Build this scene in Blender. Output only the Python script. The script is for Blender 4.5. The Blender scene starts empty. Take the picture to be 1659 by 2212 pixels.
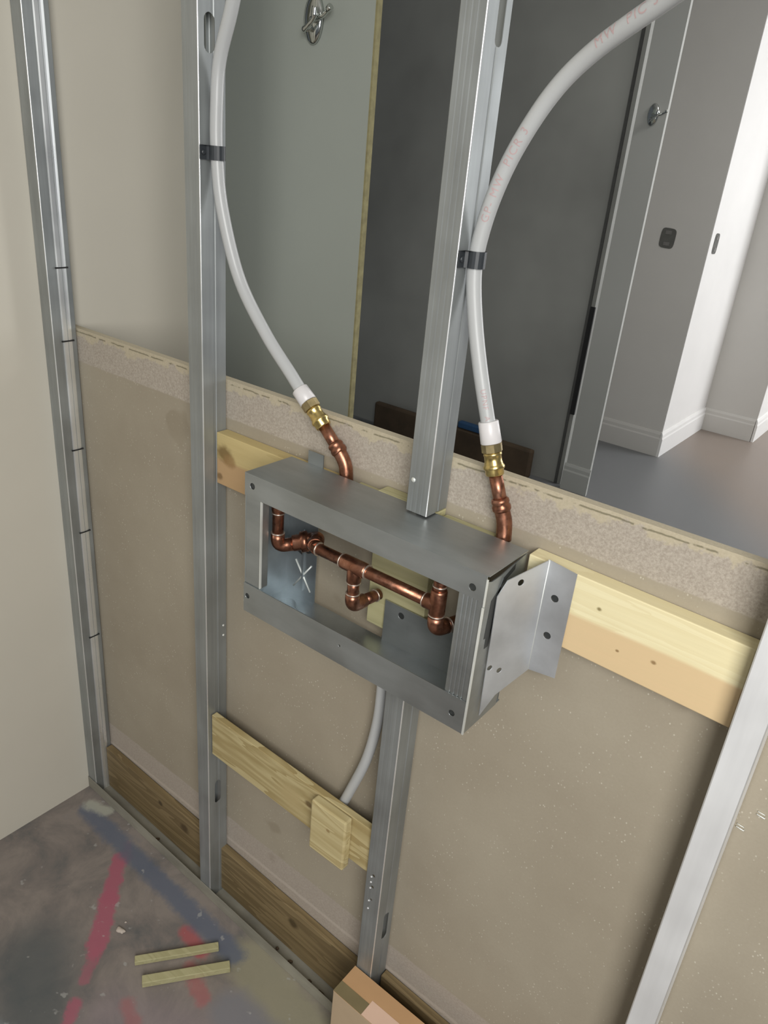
import bpy, bmesh, math, random
from mathutils import Vector, Matrix, Quaternion
random.seed(7)
S = bpy.context.scene
COL = S.collection
V = Vector

# ---------------------------------------------------------------- camera
cam_d = bpy.data.cameras.new('camera')
cam = bpy.data.objects.new('camera', cam_d); COL.objects.link(cam)
right = V((0.78236483, 0.61692932, 0.08546046))
down = V((0.32282725, -0.2843446, -0.90273513))
fwd = V((-0.53262355, 0.73385718, -0.42162281))
m = Matrix((right, -down, -fwd)).transposed().to_4x4()
m.translation = V((1.25795751, -0.70859485, 1.395))
cam.matrix_world = m
cam_d.sensor_fit = 'VERTICAL'; cam_d.sensor_height = 36.0
cam_d.lens = 1653.425 / 2212 * 36.0
cam_d.clip_start = 0.02
S.camera = cam

# ---------------------------------------------------------------- light
S.view_settings.view_transform = 'Standard'
S.view_settings.look = 'None'
S.view_settings.gamma = 1.0
S.view_settings.use_curve_mapping = False
S.view_settings.exposure = 0.0

world = bpy.data.worlds.new('World'); S.world = world
world.use_nodes = True
bg = world.node_tree.nodes['Background']
bg.inputs[0].default_value = (0.86, 0.93, 1.0, 1)
bg.inputs[1].default_value = 0.11

def area(name, loc, target, sx, sy, power, color):
    d = bpy.data.lights.new(name, 'AREA'); d.shape = 'RECTANGLE'
    d.size = sx; d.size_y = sy; d.energy = power; d.color = color
    o = bpy.data.objects.new(name, d); COL.objects.link(o)
    o.location = loc
    o.rotation_euler = (V(target) - V(loc)).to_track_quat('-Z', 'Y').to_euler()
    return o
# main light from the right: added area light, no window is built
area('added_right_light', (2.05, -1.40, 1.70), (1.02, 0.05, 0.8), 0.9, 1.2, 43, (1.0, 0.985, 0.955))
# hall beyond the partition: overhead fill, then daylight from its end windows
area('hall_overhead_fill', (1.3, 2.2, 2.56), (1.3, 2.2, 0), 0.5, 0.5, 16, (1.0, 0.98, 0.95))  # added fill for the hall walls, no known lamp hangs there
area('hall_daylight', (2.6, 4.8, 1.7), (0.05, 3.6, 1.2), 1.5, 1.9, 75, (0.97, 0.98, 1.0))
# weak soft area light from behind the camera
area('rear_soft_light', (0.6, -3.2, 1.7), (0.6, 0.0, 0.9), 1.6, 1.6, 3, (0.97, 0.985, 1.0))

# ---------------------------------------------------------------- materials
def mat(name):
    mt = bpy.data.materials.new(name); mt.use_nodes = True
    nt = mt.node_tree
    return mt, nt, nt.nodes['Principled BSDF']
def N(nt, t, **k):
    n = nt.nodes.new(t)
    for a, b in k.items(): setattr(n, a, b)
    return n
def coords(nt, scale=(1, 1, 1), kind='Object', rot=(0, 0, 0)):
    tc = N(nt, 'ShaderNodeTexCoord'); mp = N(nt, 'ShaderNodeMapping')
    mp.inputs['Scale'].default_value = scale; mp.inputs['Rotation'].default_value = rot
    nt.links.new(tc.outputs[kind], mp.inputs[0]); return mp.outputs[0]
def geo(nt, scale=(1, 1, 1)):
    g = N(nt, 'ShaderNodeNewGeometry'); mp = N(nt, 'ShaderNodeMapping')
    mp.inputs['Scale'].default_value = scale
    nt.links.new(g.outputs['Position'], mp.inputs[0]); return mp.outputs[0]
def noise(nt, vec, scale, detail=4, rough=0.55, dist=0.0):
    n = N(nt, 'ShaderNodeTexNoise'); nt.links.new(vec, n.inputs['Vector'])
    n.inputs['Scale'].default_value = scale; n.inputs['Detail'].default_value = detail
    n.inputs['Roughness'].default_value = rough; n.inputs['Distortion'].default_value = dist
    return n.outputs['Fac']
def ramp(nt, fac, stops, interp='LINEAR'):
    r = N(nt, 'ShaderNodeValToRGB'); nt.links.new(fac, r.inputs[0]); cr = r.color_ramp
    cr.interpolation = interp
    while len(cr.elements) < len(stops): cr.elements.new(0.5)
    for e, (p, c) in zip(cr.elements, stops):
        e.position = p; e.color = (c[0], c[1], c[2], 1) if not isinstance(c, (int, float)) else (c, c, c, 1)
    return r.outputs[0]
def mix(nt, fac, a, b, mode='MIX'):
    n = N(nt, 'ShaderNodeMix', data_type='RGBA', blend_type=mode)
    if isinstance(fac, (int, float)): n.inputs[0].default_value = fac
    else: nt.links.new(fac, n.inputs[0])
    for i, x in ((6, a), (7, b)):
        if isinstance(x, tuple): n.inputs[i].default_value = (x[0], x[1], x[2], 1)
        else: nt.links.new(x, n.inputs[i])
    return n.outputs[2]
def math_(nt, op, a, b=None, c=None, clamp=False):
    n = N(nt, 'ShaderNodeMath', operation=op); n.use_clamp = clamp
    for i, x in enumerate((a, b, c)):
        if x is None: continue
        if isinstance(x, (int, float)): n.inputs[i].default_value = x
        else: nt.links.new(x, n.inputs[i])
    return n.outputs[0]
def bump(nt, b, h, strength=0.2, dist=0.002):
    n = N(nt, 'ShaderNodeBump'); n.inputs['Strength'].default_value = strength
    n.inputs['Distance'].default_value = dist
    nt.links.new(h, n.inputs['Height']); nt.links.new(n.outputs[0], b.inputs['Normal'])
def maprange(nt, v, a, b, c=0.0, d=1.0, smooth=True):
    n = N(nt, 'ShaderNodeMapRange'); n.interpolation_type = 'SMOOTHSTEP' if smooth else 'LINEAR'
    nt.links.new(v, n.inputs[0])
    for i, x in enumerate((a, b, c, d)): n.inputs[i + 1].default_value = x
    return n.outputs[0]
def sep(nt, v):
    n = N(nt, 'ShaderNodeSeparateXYZ'); nt.links.new(v, n.inputs[0]); return n.outputs
def seg_mask(nt, P, p1, p2, w, soft, warp=None):
    """1 inside a capsule between two floor points, 0 outside"""
    x, y = P
    dx, dy = p2[0] - p1[0], p2[1] - p1[1]; L2 = dx * dx + dy * dy
    ax = math_(nt, 'SUBTRACT', x, p1[0]); ay = math_(nt, 'SUBTRACT', y, p1[1])
    t = math_(nt, 'ADD', math_(nt, 'MULTIPLY', ax, dx / L2), math_(nt, 'MULTIPLY', ay, dy / L2), clamp=True)
    ex = math_(nt, 'SUBTRACT', ax, math_(nt, 'MULTIPLY', t, dx)); ey = math_(nt, 'SUBTRACT', ay, math_(nt, 'MULTIPLY', t, dy))
    d = math_(nt, 'SQRT', math_(nt, 'ADD', math_(nt, 'MULTIPLY', ex, ex), math_(nt, 'MULTIPLY', ey, ey)))
    if warp is not None: d = math_(nt, 'ADD', d, warp)
    return maprange(nt, d, w - soft, w + soft, 1.0, 0.0)

def zinc(name, base=(0.42, 0.45, 0.46), rough=0.42, stretch=(60, 60, 3), metal=0.85, var=0.16):
    mt, nt, b = mat(name)
    v = coords(nt, stretch)
    n1 = noise(nt, v, 1.0, 5, 0.6); n2 = noise(nt, coords(nt, (9, 9, 9)), 1.0, 3, 0.5)
    lo = tuple(c * (1 - var) for c in base); hi = tuple(min(1, c * (1 + var)) for c in base)
    c = ramp(nt, math_(nt, 'ADD', math_(nt, 'MULTIPLY', n1, .5), math_(nt, 'MULTIPLY', n2, .5)), [(0.36, lo), (0.64, hi)])
    nt.links.new(c, b.inputs['Base Color'])
    b.inputs['Metallic'].default_value = metal
    nt.links.new(maprange(nt, n2, .3, .7, rough - .07, rough + .1), b.inputs['Roughness'])
    bump(nt, b, n1, 0.08, 0.0006)
    return mt
def plain(name, col, rough=0.5, metal=0.0, var=0.08, scale=40):
    mt, nt, b = mat(name)
    n = noise(nt, coords(nt), scale, 3)
    c = ramp(nt, n, [(0.3, tuple(x * (1 - var) for x in col)), (0.7, tuple(min(1, x * (1 + var)) for x in col))])
    nt.links.new(c, b.inputs['Base Color'])
    b.inputs['Roughness'].default_value = rough; b.inputs['Metallic'].default_value = metal
    return mt
def pine(name, light, dark, band=None, knots=(), rough=0.6, seed=0.0, grain=0.5):
    """board running along x; knots = (x, z, radius); band = (z split, colour below)"""
    mt, nt, b = mat(name)
    P = geo(nt); x, y, z = sep(nt, P)
    mp = N(nt, 'ShaderNodeMapping'); nt.links.new(P, mp.inputs[0])
    mp.inputs['Scale'].default_value = (2.2, 26, 26); mp.inputs['Location'].default_value = (seed, seed * 1.7, seed * .3)
    n1 = noise(nt, mp.outputs[0], 1.0, 3, 0.5, 0.6)
    rings = math_(nt, 'FRACT', math_(nt, 'MULTIPLY', n1, 7.0))
    rings = maprange(nt, rings, 0.0, 1.0)
    mp2 = N(nt, 'ShaderNodeMapping'); nt.links.new(P, mp2.inputs[0]); mp2.inputs['Scale'].default_value = (12, 300, 300)
    n2 = noise(nt, mp2.outputs[0], 1.0, 4, 0.6)
    c = mix(nt, math_(nt, 'MULTIPLY', rings, grain), light, dark)
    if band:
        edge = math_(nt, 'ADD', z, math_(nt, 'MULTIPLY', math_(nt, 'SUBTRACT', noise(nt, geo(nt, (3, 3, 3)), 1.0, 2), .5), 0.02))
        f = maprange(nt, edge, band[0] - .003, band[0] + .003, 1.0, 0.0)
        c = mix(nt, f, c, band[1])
    c = mix(nt, math_(nt, 'MULTIPLY', n2, 0.35), c, tuple(k * .8 for k in dark))
    for (kx, kz, kr, kc) in knots:
        ax = math_(nt, 'SUBTRACT', x, kx); az = math_(nt, 'SUBTRACT', z, kz)
        d = math_(nt, 'SQRT', math_(nt, 'ADD', math_(nt, 'MULTIPLY', ax, math_(nt, 'MULTIPLY', ax, .6)), math_(nt, 'MULTIPLY', az, az)))
        d = math_(nt, 'ADD', d, math_(nt, 'MULTIPLY', math_(nt, 'SUBTRACT', noise(nt, geo(nt, (90, 90, 90)), 1.0, 2), .5), kr * .7))
        c = mix(nt, maprange(nt, d, kr * .35, kr * 1.1, 0.85, 0.0), c, kc)
    nt.links.new(c, b.inputs['Base Color']); b.inputs['Roughness'].default_value = rough
    bump(nt, b, n2, 0.15, 0.0008)
    return mt

M_STUD = zinc('galvanised_stud', (0.36, 0.38, 0.38), 0.5, metal=.7)
M_STUD_LIT = zinc('lit_stud_tone', (0.80, 0.81, 0.82), 0.55, metal=0.4, var=.06)  # paler copy of the stud zinc, window light put into its colour
M_BOX = zinc('galvanised_box', (0.40, 0.425, 0.43), 0.40, (7, 30, 30))
M_BOXIN = zinc('galvanised_inner', (0.44, 0.48, 0.50), 0.33, (12, 12, 12), var=.22)
M_BRKT = zinc('bright_bracket', (0.66, 0.68, 0.70), 0.45, (14, 14, 14), metal=.75)
M_CUT = zinc('cut_edge', (0.80, 0.82, 0.78), 0.5, (10, 10, 10), metal=0.5)
M_GLINT = zinc('fold_glint', (0.93, 0.95, 0.95), 0.33, (10, 10, 10), metal=0.8, var=.05)
M_TRACK = zinc('dusty_track', (0.30, 0.285, 0.235), 0.75, (8, 30, 30), metal=.2, var=.25)
M_GAPSHADE = plain('gap_shade', (0.07, 0.075, 0.075), 0.4, .6)  # near-black metal painting the shade in holes and gaps
M_DARK = plain('dark_gap', (0.02, 0.02, 0.02), 0.8)
M_COPPER = None
def copper():
    mt, nt, b = mat('copper')
    n = noise(nt, coords(nt), 45, 4, .6); n2 = noise(nt, coords(nt), 160, 3)
    c = ramp(nt, n, [(0.3, (0.17, 0.08, 0.05)), (0.52, (0.36, 0.16, 0.10)), (0.72, (0.55, 0.29, 0.20))])
    nt.links.new(c, b.inputs['Base Color']); b.inputs['Metallic'].default_value = 0.95
    nt.links.new(maprange(nt, n2, .3, .7, .26, .42), b.inputs['Roughness'])
    bump(nt, b, n2, .08, .0004); return mt
M_COPPER = copper()
M_SOLDER = plain('solder', (0.62, 0.53, 0.45), 0.35, 0.8, .3, 200)
M_BRASS = plain('brass', (0.66, 0.50, 0.20), 0.28, 0.95, .2, 120)
M_BRASSD = plain('dull_brass', (0.40, 0.32, 0.17), 0.4, 0.9, .2, 120)
def pexmat(name, col):
    mt, nt, b = mat(name)
    b.inputs['Base Color'].default_value = (*col, 1)
    b.inputs['Roughness'].default_value = .33
    b.inputs['Subsurface Weight'].default_value = .35
    b.inputs['Subsurface Radius'].default_value = (.01, .01, .01)
    b.inputs['Subsurface Scale'].default_value = .4
    return mt
M_PEX = pexmat('pex_plastic', (0.48, 0.49, 0.49))
M_RING = pexmat('pex_ring', (0.70, 0.68, 0.68))
M_PRINT = plain('red_print', (0.50, 0.36, 0.36), .5)
M_BLACK = plain('black_plastic', (0.035, 0.04, 0.045), 0.38)
M_CHROME = plain('chrome', (0.62, 0.64, 0.62), 0.12, 1.0, .05)

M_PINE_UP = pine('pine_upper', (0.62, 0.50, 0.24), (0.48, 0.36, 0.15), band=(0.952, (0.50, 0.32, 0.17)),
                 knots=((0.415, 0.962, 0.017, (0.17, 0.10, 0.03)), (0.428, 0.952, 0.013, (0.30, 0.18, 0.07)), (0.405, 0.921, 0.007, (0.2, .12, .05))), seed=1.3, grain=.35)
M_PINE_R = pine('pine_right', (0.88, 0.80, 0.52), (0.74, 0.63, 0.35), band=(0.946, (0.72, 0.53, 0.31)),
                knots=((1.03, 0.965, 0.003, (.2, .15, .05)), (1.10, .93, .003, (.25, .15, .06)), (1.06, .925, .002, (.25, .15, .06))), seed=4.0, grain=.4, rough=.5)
M_PINE_LOW = pine('pine_lower', (0.60, 0.51, 0.28), (0.34, 0.25, 0.10),
                  knots=((0.640, 0.412, 0.008, (0.13, 0.08, 0.03)), (0.60, 0.40, 0.028, (.48, .38, .19))), seed=8.0, grain=.75)
M_PINE_BLK = pine('pine_block', (0.66, 0.57, 0.32), (0.42, 0.32, 0.14), knots=((.70, .41, .004, (.3, .2, .08)),), seed=2.2, grain=.7)
M_PINE_DK = pine('pine_plate', (0.27, 0.20, 0.10), (0.13, 0.09, 0.04), knots=((0.60, 0.06, 0.012, (.06, .04, .015)), (.28, .07, .014, (.07, .045, .02)), (.2, .085, .008, (.06, .04, .02))), seed=5.5, grain=.7)
M_PINE_GR = pine('pine_offcut', (0.50, 0.47, 0.27), (0.36, 0.33, 0.17), seed=9.1, grain=.5)

def painted(name, col, rough=.7, var=.04, sc=1.5):
    mt, nt, b = mat(name)
    n = noise(nt, geo(nt), sc, 4, .6); n2 = noise(nt, geo(nt), 220, 2)
    c = ramp(nt, n, [(0.3, tuple(x * (1 - var) for x in col)), (0.7, tuple(min(1, x * (1 + var)) for x in col))])
    nt.links.new(c, b.inputs['Base Color']); b.inputs['Roughness'].default_value = rough
    bump(nt, b, n2, .06, .0006); return mt
M_BEIGE = painted('beige_wall', (0.62, 0.585, 0.50))
M_GREEN = painted('greygreen_wall', (0.37, 0.40, 0.365))
M_DKWALL = painted('dark_grey_wall', (0.33, 0.333, 0.31), sc=.9, var=.25)
M_HALL = painted('hall_wall', (0.60, 0.585, 0.555))
M_WHITE = painted('white_trim', (0.78, 0.77, 0.75))
M_TRIM = painted('grey_trim', (0.45, 0.455, 0.43))
M_SEAM = plain('seam_grey', (0.09, 0.09, 0.085), .8)
M_YEL = plain('raw_gypsum_edge', (0.30, 0.27, 0.14), .9, 0, .2, 60)
M_CEIL = painted('ceiling_white', (0.72, 0.72, 0.70))

def board_mat():
    mt, nt, b = mat('plasterboard_back')
    P = geo(nt); x, y, z = sep(nt, P)
    big = noise(nt, geo(nt), 3.5, 4, .6); fine = noise(nt, geo(nt), 260, 3, .6)
    brown = ramp(nt, big, [(0.3, (0.33, 0.285, 0.215)), (0.7, (0.40, 0.355, 0.275))])
    # light fibres
    v = N(nt, 'ShaderNodeTexVoronoi'); v.inputs['Scale'].default_value = 170
    mp = N(nt, 'ShaderNodeMapping'); mp.inputs['Scale'].default_value = (1.0, 1, .75)
    nt.links.new(P, mp.inputs[0]); nt.links.new(mp.outputs[0], v.inputs['Vector'])
    fl = maprange(nt, v.outputs['Distance'], 0.10, 0.20, 1.0, 0.0)
    fl = math_(nt, 'MULTIPLY', fl, maprange(nt, noise(nt, geo(nt), 22, 4), .42, .62))
    brown = mix(nt, math_(nt, 'MULTIPLY', fl, .7), brown, (0.66, 0.62, 0.52))
    # light folded face paper along top and bottom edge
    paper = ramp(nt, noise(nt, geo(nt), 330, 5, .75), [(0.32, (0.33, 0.285, 0.235)), (0.68, (0.53, 0.475, 0.405))])
    wob = math_(nt, 'MULTIPLY', math_(nt, 'SUBTRACT', noise(nt, geo(nt), 26, 4, .7), .5), 0.006)
    zz = math_(nt, 'ADD', z, wob)
    top = maprange(nt, zz, 1.0085, 1.0115)
    bot = math_(nt, 'MULTIPLY', maprange(nt, zz, 0.176, 0.180, 1.0, 0.0), 1.0)
    c = mix(nt, top, brown, paper)
    c = mix(nt, bot, c, mix(nt, .5, paper, (0.42, 0.36, 0.31)))
    # torn yellow patches close to the upper edge
    torn = math_(nt, 'MULTIPLY', maprange(nt, math_(nt, 'ADD', z, math_(nt, 'MULTIPLY', math_(nt, 'SUBTRACT', noise(nt, geo(nt), 30, 4, .7), .5), .06)), 1.054, 1.060), .6)
    c = mix(nt, torn, c, (0.56, 0.49, 0.33))
    line = math_(nt, 'MULTIPLY', maprange(nt, zz, 1.0625, 1.0640), maprange(nt, zz, 1.0645, 1.066, 1.0, 0.0))
    line = math_(nt, 'MULTIPLY', line, maprange(nt, noise(nt, geo(nt), 40, 3), .45, .5))
    c = mix(nt, math_(nt, 'MULTIPLY', line, .75), c, (0.12, 0.11, 0.06))
    # jagged paper edge of the lower band
    jl = math_(nt, 'MULTIPLY', maprange(nt, zz, 0.115, 0.118), maprange(nt, zz, 0.122, 0.126, 1.0, 0.0))
    c = mix(nt, math_(nt, 'MULTIPLY', jl, .45), c, (0.62, 0.55, 0.48))
    c = mix(nt, math_(nt, 'MULTIPLY', fine, .22), c, (0.20, 0.17, 0.12))
    # few brown smudges
    sm = maprange(nt, noise(nt, geo(nt), 9, 2), .70, .76)
    c = mix(nt, math_(nt, 'MULTIPLY', sm, .35), c, (0.22, 0.18, 0.12))
    nt.links.new(c, b.inputs['Base Color']); b.inputs['Roughness'].default_value = .9
    bump(nt, b, fine, .2, .0008)
    return mt
M_BOARD = board_mat()

def floor_mat():
    mt, nt, b = mat('marked_concrete')
    P = geo(nt); x, y, z = sep(nt, P); XY = (x, y)
    big = noise(nt, geo(nt), 9, 6, .65, .4); fine = noise(nt, geo(nt), 120, 4, .7)
    c = ramp(nt, big, [(0.30, (0.11, 0.115, 0.115)), (0.46, (0.20, 0.175, 0.16)), (0.6, (0.26, 0.225, 0.20)), (0.75, (0.21, 0.19, 0.185))])
    w = math_(nt, 'MULTIPLY', math_(nt, 'SUBTRACT', noise(nt, geo(nt), 28, 5, .7), .5), .03)
    w2 = math_(nt, 'MULTIPLY', math_(nt, 'SUBTRACT', noise(nt, geo(nt), 34, 6, .75), .5), .034)
    c = mix(nt, math_(nt, 'MULTIPLY', seg_mask(nt, XY, (0.26, -.30), (0.42, -.40), .07, .05, w), .75), c, (0.075, 0.09, 0.095))
    c = mix(nt, math_(nt, 'MULTIPLY', seg_mask(nt, XY, (0.30, -.42), (0.40, -.39), .016, .01, w2), .9), c, (0.25, 0.29, 0.31))
    c = mix(nt, math_(nt, 'MULTIPLY', seg_mask(nt, XY, (0.45, -.27), (0.62, -.17), .05, .04, w), .5), c, (0.27, 0.22, 0.24))
    c = mix(nt, math_(nt, 'MULTIPLY', seg_mask(nt, XY, (0.55, -.035), (0.80, -.06), .045, .02, w2), .8), c, (0.30, 0.28, 0.19))
    c = mix(nt, math_(nt, 'MULTIPLY', seg_mask(nt, XY, (0.60, -.12), (0.78, -.12), .04, .02, w), .8), c, (0.20, 0.20, 0.22))
    # pink spray lines
    pink = (0.38, 0.11, 0.155)
    for p1, p2, wd, st in (((.185, -.066), (.25, -.136), .015, .92), ((.25, -.136), (.325, -.218), .018, .92), ((.325, -.218), (.36, -.262), .010, .6),
                           ((.385, -.30), (.42, -.34), .012, .8), ((.165, -.035), (.20, -.055), .008, .5)):
        c = mix(nt, math_(nt, 'MULTIPLY', seg_mask(nt, XY, p1, p2, wd, .005, w2), st), c, pink)
    for p1, p2, wd, st in (((.42, -.078), (.47, -.085), .014, .75), ((.48, -.12), (.54, -.14), .014, .5), ((.45, -.235), (.49, -.25), .012, .4)):
        c = mix(nt, math_(nt, 'MULTIPLY', seg_mask(nt, XY, p1, p2, wd, .008, w2), st), c, (0.42, 0.09, 0.10))
    # blue chalked band along the wall
    c = mix(nt, math_(nt, 'MULTIPLY', seg_mask(nt, XY, (.03, -.043), (.525, -.046), .020, .010, w2), .85), c, (0.115, 0.135, 0.185))
    c = mix(nt, math_(nt, 'MULTIPLY', seg_mask(nt, XY, (.06, -.015), (.02, -.03), .014, .008, w2), .8), c, (0.42, 0.42, 0.35))
    c = mix(nt, math_(nt, 'MULTIPLY', maprange(nt, noise(nt, geo(nt), 45, 2), .68, .74), .5), c, (0.42, 0.42, 0.40))
    # hall part of the slab is smooth, warmer at its end
    far = maprange(nt, y, .2, .4)
    hall = mix(nt, maprange(nt, math_(nt, 'ADD', y, math_(nt, 'MULTIPLY', x, 1.2)), 3.4, 4.1), (0.17, 0.175, 0.18), (0.25, 0.20, 0.165))
    hall = mix(nt, math_(nt, 'MULTIPLY', noise(nt, geo(nt), 2.5, 3), .35), hall, (0.20, 0.20, 0.20))
    c = mix(nt, far, c, hall)
    nt.links.new(c, b.inputs['Base Color'])
    nt.links.new(maprange(nt, y, .2, .4, .85, .45), b.inputs['Roughness'])
    bump(nt, b, fine, .25, .001)
    return mt
M_FLOOR = floor_mat()
M_CARD = plain('orange_card', (0.50, 0.30, 0.15), .8, 0, .06, 12)
M_CARDF = plain('tan_card', (0.50, 0.38, 0.25), .8, 0, .06, 12)
M_LABEL = plain('pale_pink_paper', (0.72, 0.50, 0.38), .8, 0, .05, 12)
M_OLIVE = plain('olive_tone', (0.20, 0.16, 0.08), .8, 0, .08, 20)
M_BROWN = painted('dark_brown_wood', (0.09, 0.06, 0.035), var=.3, sc=6)
M_BLUE = plain('blue_tape', (0.03, 0.09, 0.20), .6)
M_CHIP = plain('plaster_chip', (0.55, 0.48, 0.42), .9)

# ---------------------------------------------------------------- mesh helpers
def bm_new(): return bmesh.new()
def add_box(bm, a, b):
    x0, y0, z0 = a; x1, y1, z1 = b
    vs = [bm.verts.new(p) for p in ((x0, y0, z0), (x1, y0, z0), (x1, y1, z0), (x0, y1, z0), (x0, y0, z1), (x1, y0, z1), (x1, y1, z1), (x0, y1, z1))]
    for f in ((0, 3, 2, 1), (4, 5, 6, 7), (0, 1, 5, 4), (1, 2, 6, 5), (2, 3, 7, 6), (3, 0, 4, 7)): bm.faces.new([vs[i] for i in f])
def add_prism(bm, pts, off):
    """closed polygon (3D points) swept by the vector off"""
    a = [bm.verts.new(p) for p in pts]; b = [bm.verts.new(V(p) + V(off)) for p in pts]
    bm.faces.new(a); bm.faces.new(b[::-1]); n = len(a)
    for i in range(n): bm.faces.new((a[i], b[i], b[(i + 1) % n], a[(i + 1) % n]))
def offset_profile(pts, t):
    """open 2D polyline -> closed outline of thickness t (on its left side)"""
    out = []
    n = len(pts)
    for i, p in enumerate(pts):
        p = V(p); ns = []
        if i > 0:
            d = (p - V(pts[i - 1])).normalized(); ns.append(V((-d.y, d.x)))
        if i < n - 1:
            d = (V(pts[i + 1]) - p).normalized(); ns.append(V((-d.y, d.x)))
        q = sum(ns, V((0, 0))); q.normalize()
        k = 1 / max(.4, q.dot(ns[0]))
        out.append(p + q * t * k)
    return [V(p) for p in pts] + out[::-1]
def add_tube(bm, path, radii, seg=24, cap=True, squash=None):
    path = [V(p) for p in path]; n = len(path)
    if isinstance(radii, (int, float)): radii = [radii] * n
    T = []
    for i in range(n):
        a = path[max(0, i - 1)]; b = path[min(n - 1, i + 1)]; T.append((b - a).normalized())
    u = T[0].orthogonal().normalized(); rings = []
    for i in range(n):
        if i:
            q = T[i - 1].rotation_difference(T[i]); u = (q @ u).normalized()
        w = T[i].cross(u).normalized()
        rings.append([bm.verts.new(path[i] + (u * math.cos(2 * math.pi * k / seg) + w * math.sin(2 * math.pi * k / seg)) * radii[i]) for k in range(seg)])
    for i in range(n - 1):
        for k in range(seg): 
            f = bm.faces.new((rings[i][k], rings[i][(k + 1) % seg], rings[i + 1][(k + 1) % seg], rings[i + 1][k])); f.smooth = True
    if cap:
        bm.faces.new(rings[0][::-1]); bm.faces.new(rings[-1])
def add_ribbed(bm, a, b, prof, seg=28):
    """lathe between a and b; prof = [(t, radius)]"""
    a, b = V(a), V(b); add_tube(bm, [a.lerp(b, t) for t, r in prof], [r for t, r in prof], seg)
def smooth_path(pts, k=10):
    """Catmull-Rom"""
    P = [V(p) for p in pts]; P = [P[0] * 2 - P[1]] + P + [P[-1] * 2 - P[-2]]; out = []
    for i in range(1, len(P) - 2):
        for j in range(k):
            t = j / k
            out.append(0.5 * ((2 * P[i]) + (P[i + 1] - P[i - 1]) * t + (2 * P[i - 1] - 5 * P[i] + 4 * P[i + 1] - P[i + 2]) * t * t + (3 * P[i] - P[i - 1] - 3 * P[i + 1] + P[i + 2]) * t ** 3))
    out.append(P[-2]); return out
def elbow_path(a, c, b, r, k=8):
    """a -> corner c -> b with a rounded corner"""
    a, c, b = V(a), V(c), V(b); p = c + (a - c).normalized() * r; q = c + (b - c).normalized() * r
    out = [a]
    for i in range(k + 1):
        t = i / k; out.append((1 - t) ** 2 * p + 2 * t * (1 - t) * c + t * t * q)
    out.append(b); return out
def obj(name, bm, m, parent=None, bevel=0.0, seg=2, normals=True):
    if normals: bmesh.ops.recalc_face_normals(bm, faces=bm.faces[:])
    me = bpy.data.meshes.new(name); bm.to_mesh(me); bm.free()
    for k in (m if isinstance(m, (list, tuple)) else [m]): me.materials.append(k)
    o = bpy.data.objects.new(name, me); COL.objects.link(o)
    if parent: o.parent = parent
    if bevel:
        md = o.modifiers.new('bevel', 'BEVEL'); md.width = bevel; md.segments = seg; md.limit_method = 'ANGLE'; md.angle_limit = math.radians(40)
    return o
def thing(name, label, cat, group=None, loc=(0, 0, 0)):
    o = bpy.data.objects.new(name, None); COL.objects.link(o); o.empty_display_size = .05
    o['label'] = label; o['category'] = cat
    if group: o['group'] = group
    return o
def tag(o, label, cat, group=None):
    o['label'] = label; o['category'] = cat
    if group: o['group'] = group
    return o
def struct(name, bm, m, parent=None, bevel=0.0):
    o = obj(name, bm, m, parent, bevel)
    if parent is None: o['kind'] = 'structure'
    return o
def box_obj(name, a, b, m, parent=None, bevel=0.0):
    bm = bm_new(); add_box(bm, a, b); return obj(name, bm, m, parent, bevel)
def cut(o, bms):
    """cut real holes out of a mesh"""
    bm = bm_new()
    for f in bms: f(bm)
    bmesh.ops.recalc_face_normals(bm, faces=bm.faces[:])
    me = bpy.data.meshes.new('c'); bm.to_mesh(me); bm.free()
    c = bpy.data.objects.new('c', me); COL.objects.link(c)
    md = o.modifiers.new('b', 'BOOLEAN'); md.object = c; md.operation = 'DIFFERENCE'; md.solver = 'EXACT'
    bpy.context.view_layer.update()
    ev = o.evaluated_get(bpy.context.evaluated_depsgraph_get())
    new = bpy.data.meshes.new_from_object(ev)
    o.modifiers.remove(md); old = o.data; o.data = new; bpy.data.meshes.remove(old)
    bpy.data.objects.remove(c); bpy.data.meshes.remove(me)
def hole(p, axis, r, d=.01, n=20):
    def f(bm):
        a = V(p) - V(axis) * d / 2; b = V(p) + V(axis) * d / 2; add_tube(bm, [a, b], r, n)
    return f
def slot_x(x, y, z, w, h):
    """oblong hole through a web lying in the plane x"""
    def f(bm):
        pts = []
        for i in range(9): t = math.pi * i / 8; pts.append((x - .006, y + math.cos(t) * w / 2, z + h / 2 - w / 2 + math.sin(t) * w / 2))
        for i in range(9): t = math.pi + math.pi * i / 8; pts.append((x - .006, y + math.cos(t) * w / 2, z - h / 2 + w / 2 + math.sin(t) * w / 2))
        add_prism(bm, pts, (.012, 0, 0))
    return f
FZ = lambda x: -0.045 * x      # the screed falls slightly to the right

# ---------------------------------------------------------------- structure
bm = bm_new()
xs = [-3, -0.3, 0, 1, 2, 3.5]; ys = [-3.5, -.6, .3, .5, 6.5]
g = [[bm.verts.new((x, y, (FZ(max(0, x)) if y < .4 else 0))) for x in xs] for y in ys]
for j in range(len(ys) - 1):
    for i in range(len(xs) - 1): bm.faces.new((g[j][i], g[j][i + 1], g[j + 1][i + 1], g[j + 1][i]))
floor = struct('floor', bm, M_FLOOR)

def wallbox(name, a, b, m): 
    bm = bm_new(); add_box(bm, a, b); return struct(name, bm, m)
wallbox('wall_left', (-.15, -3.4, -.02), (-.031, .36, 2.6), M_BEIGE)
wallbox('ceiling', (-1.6, -3.4, 2.6), (3.5, 6.4, 2.7), M_CEIL)
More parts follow.
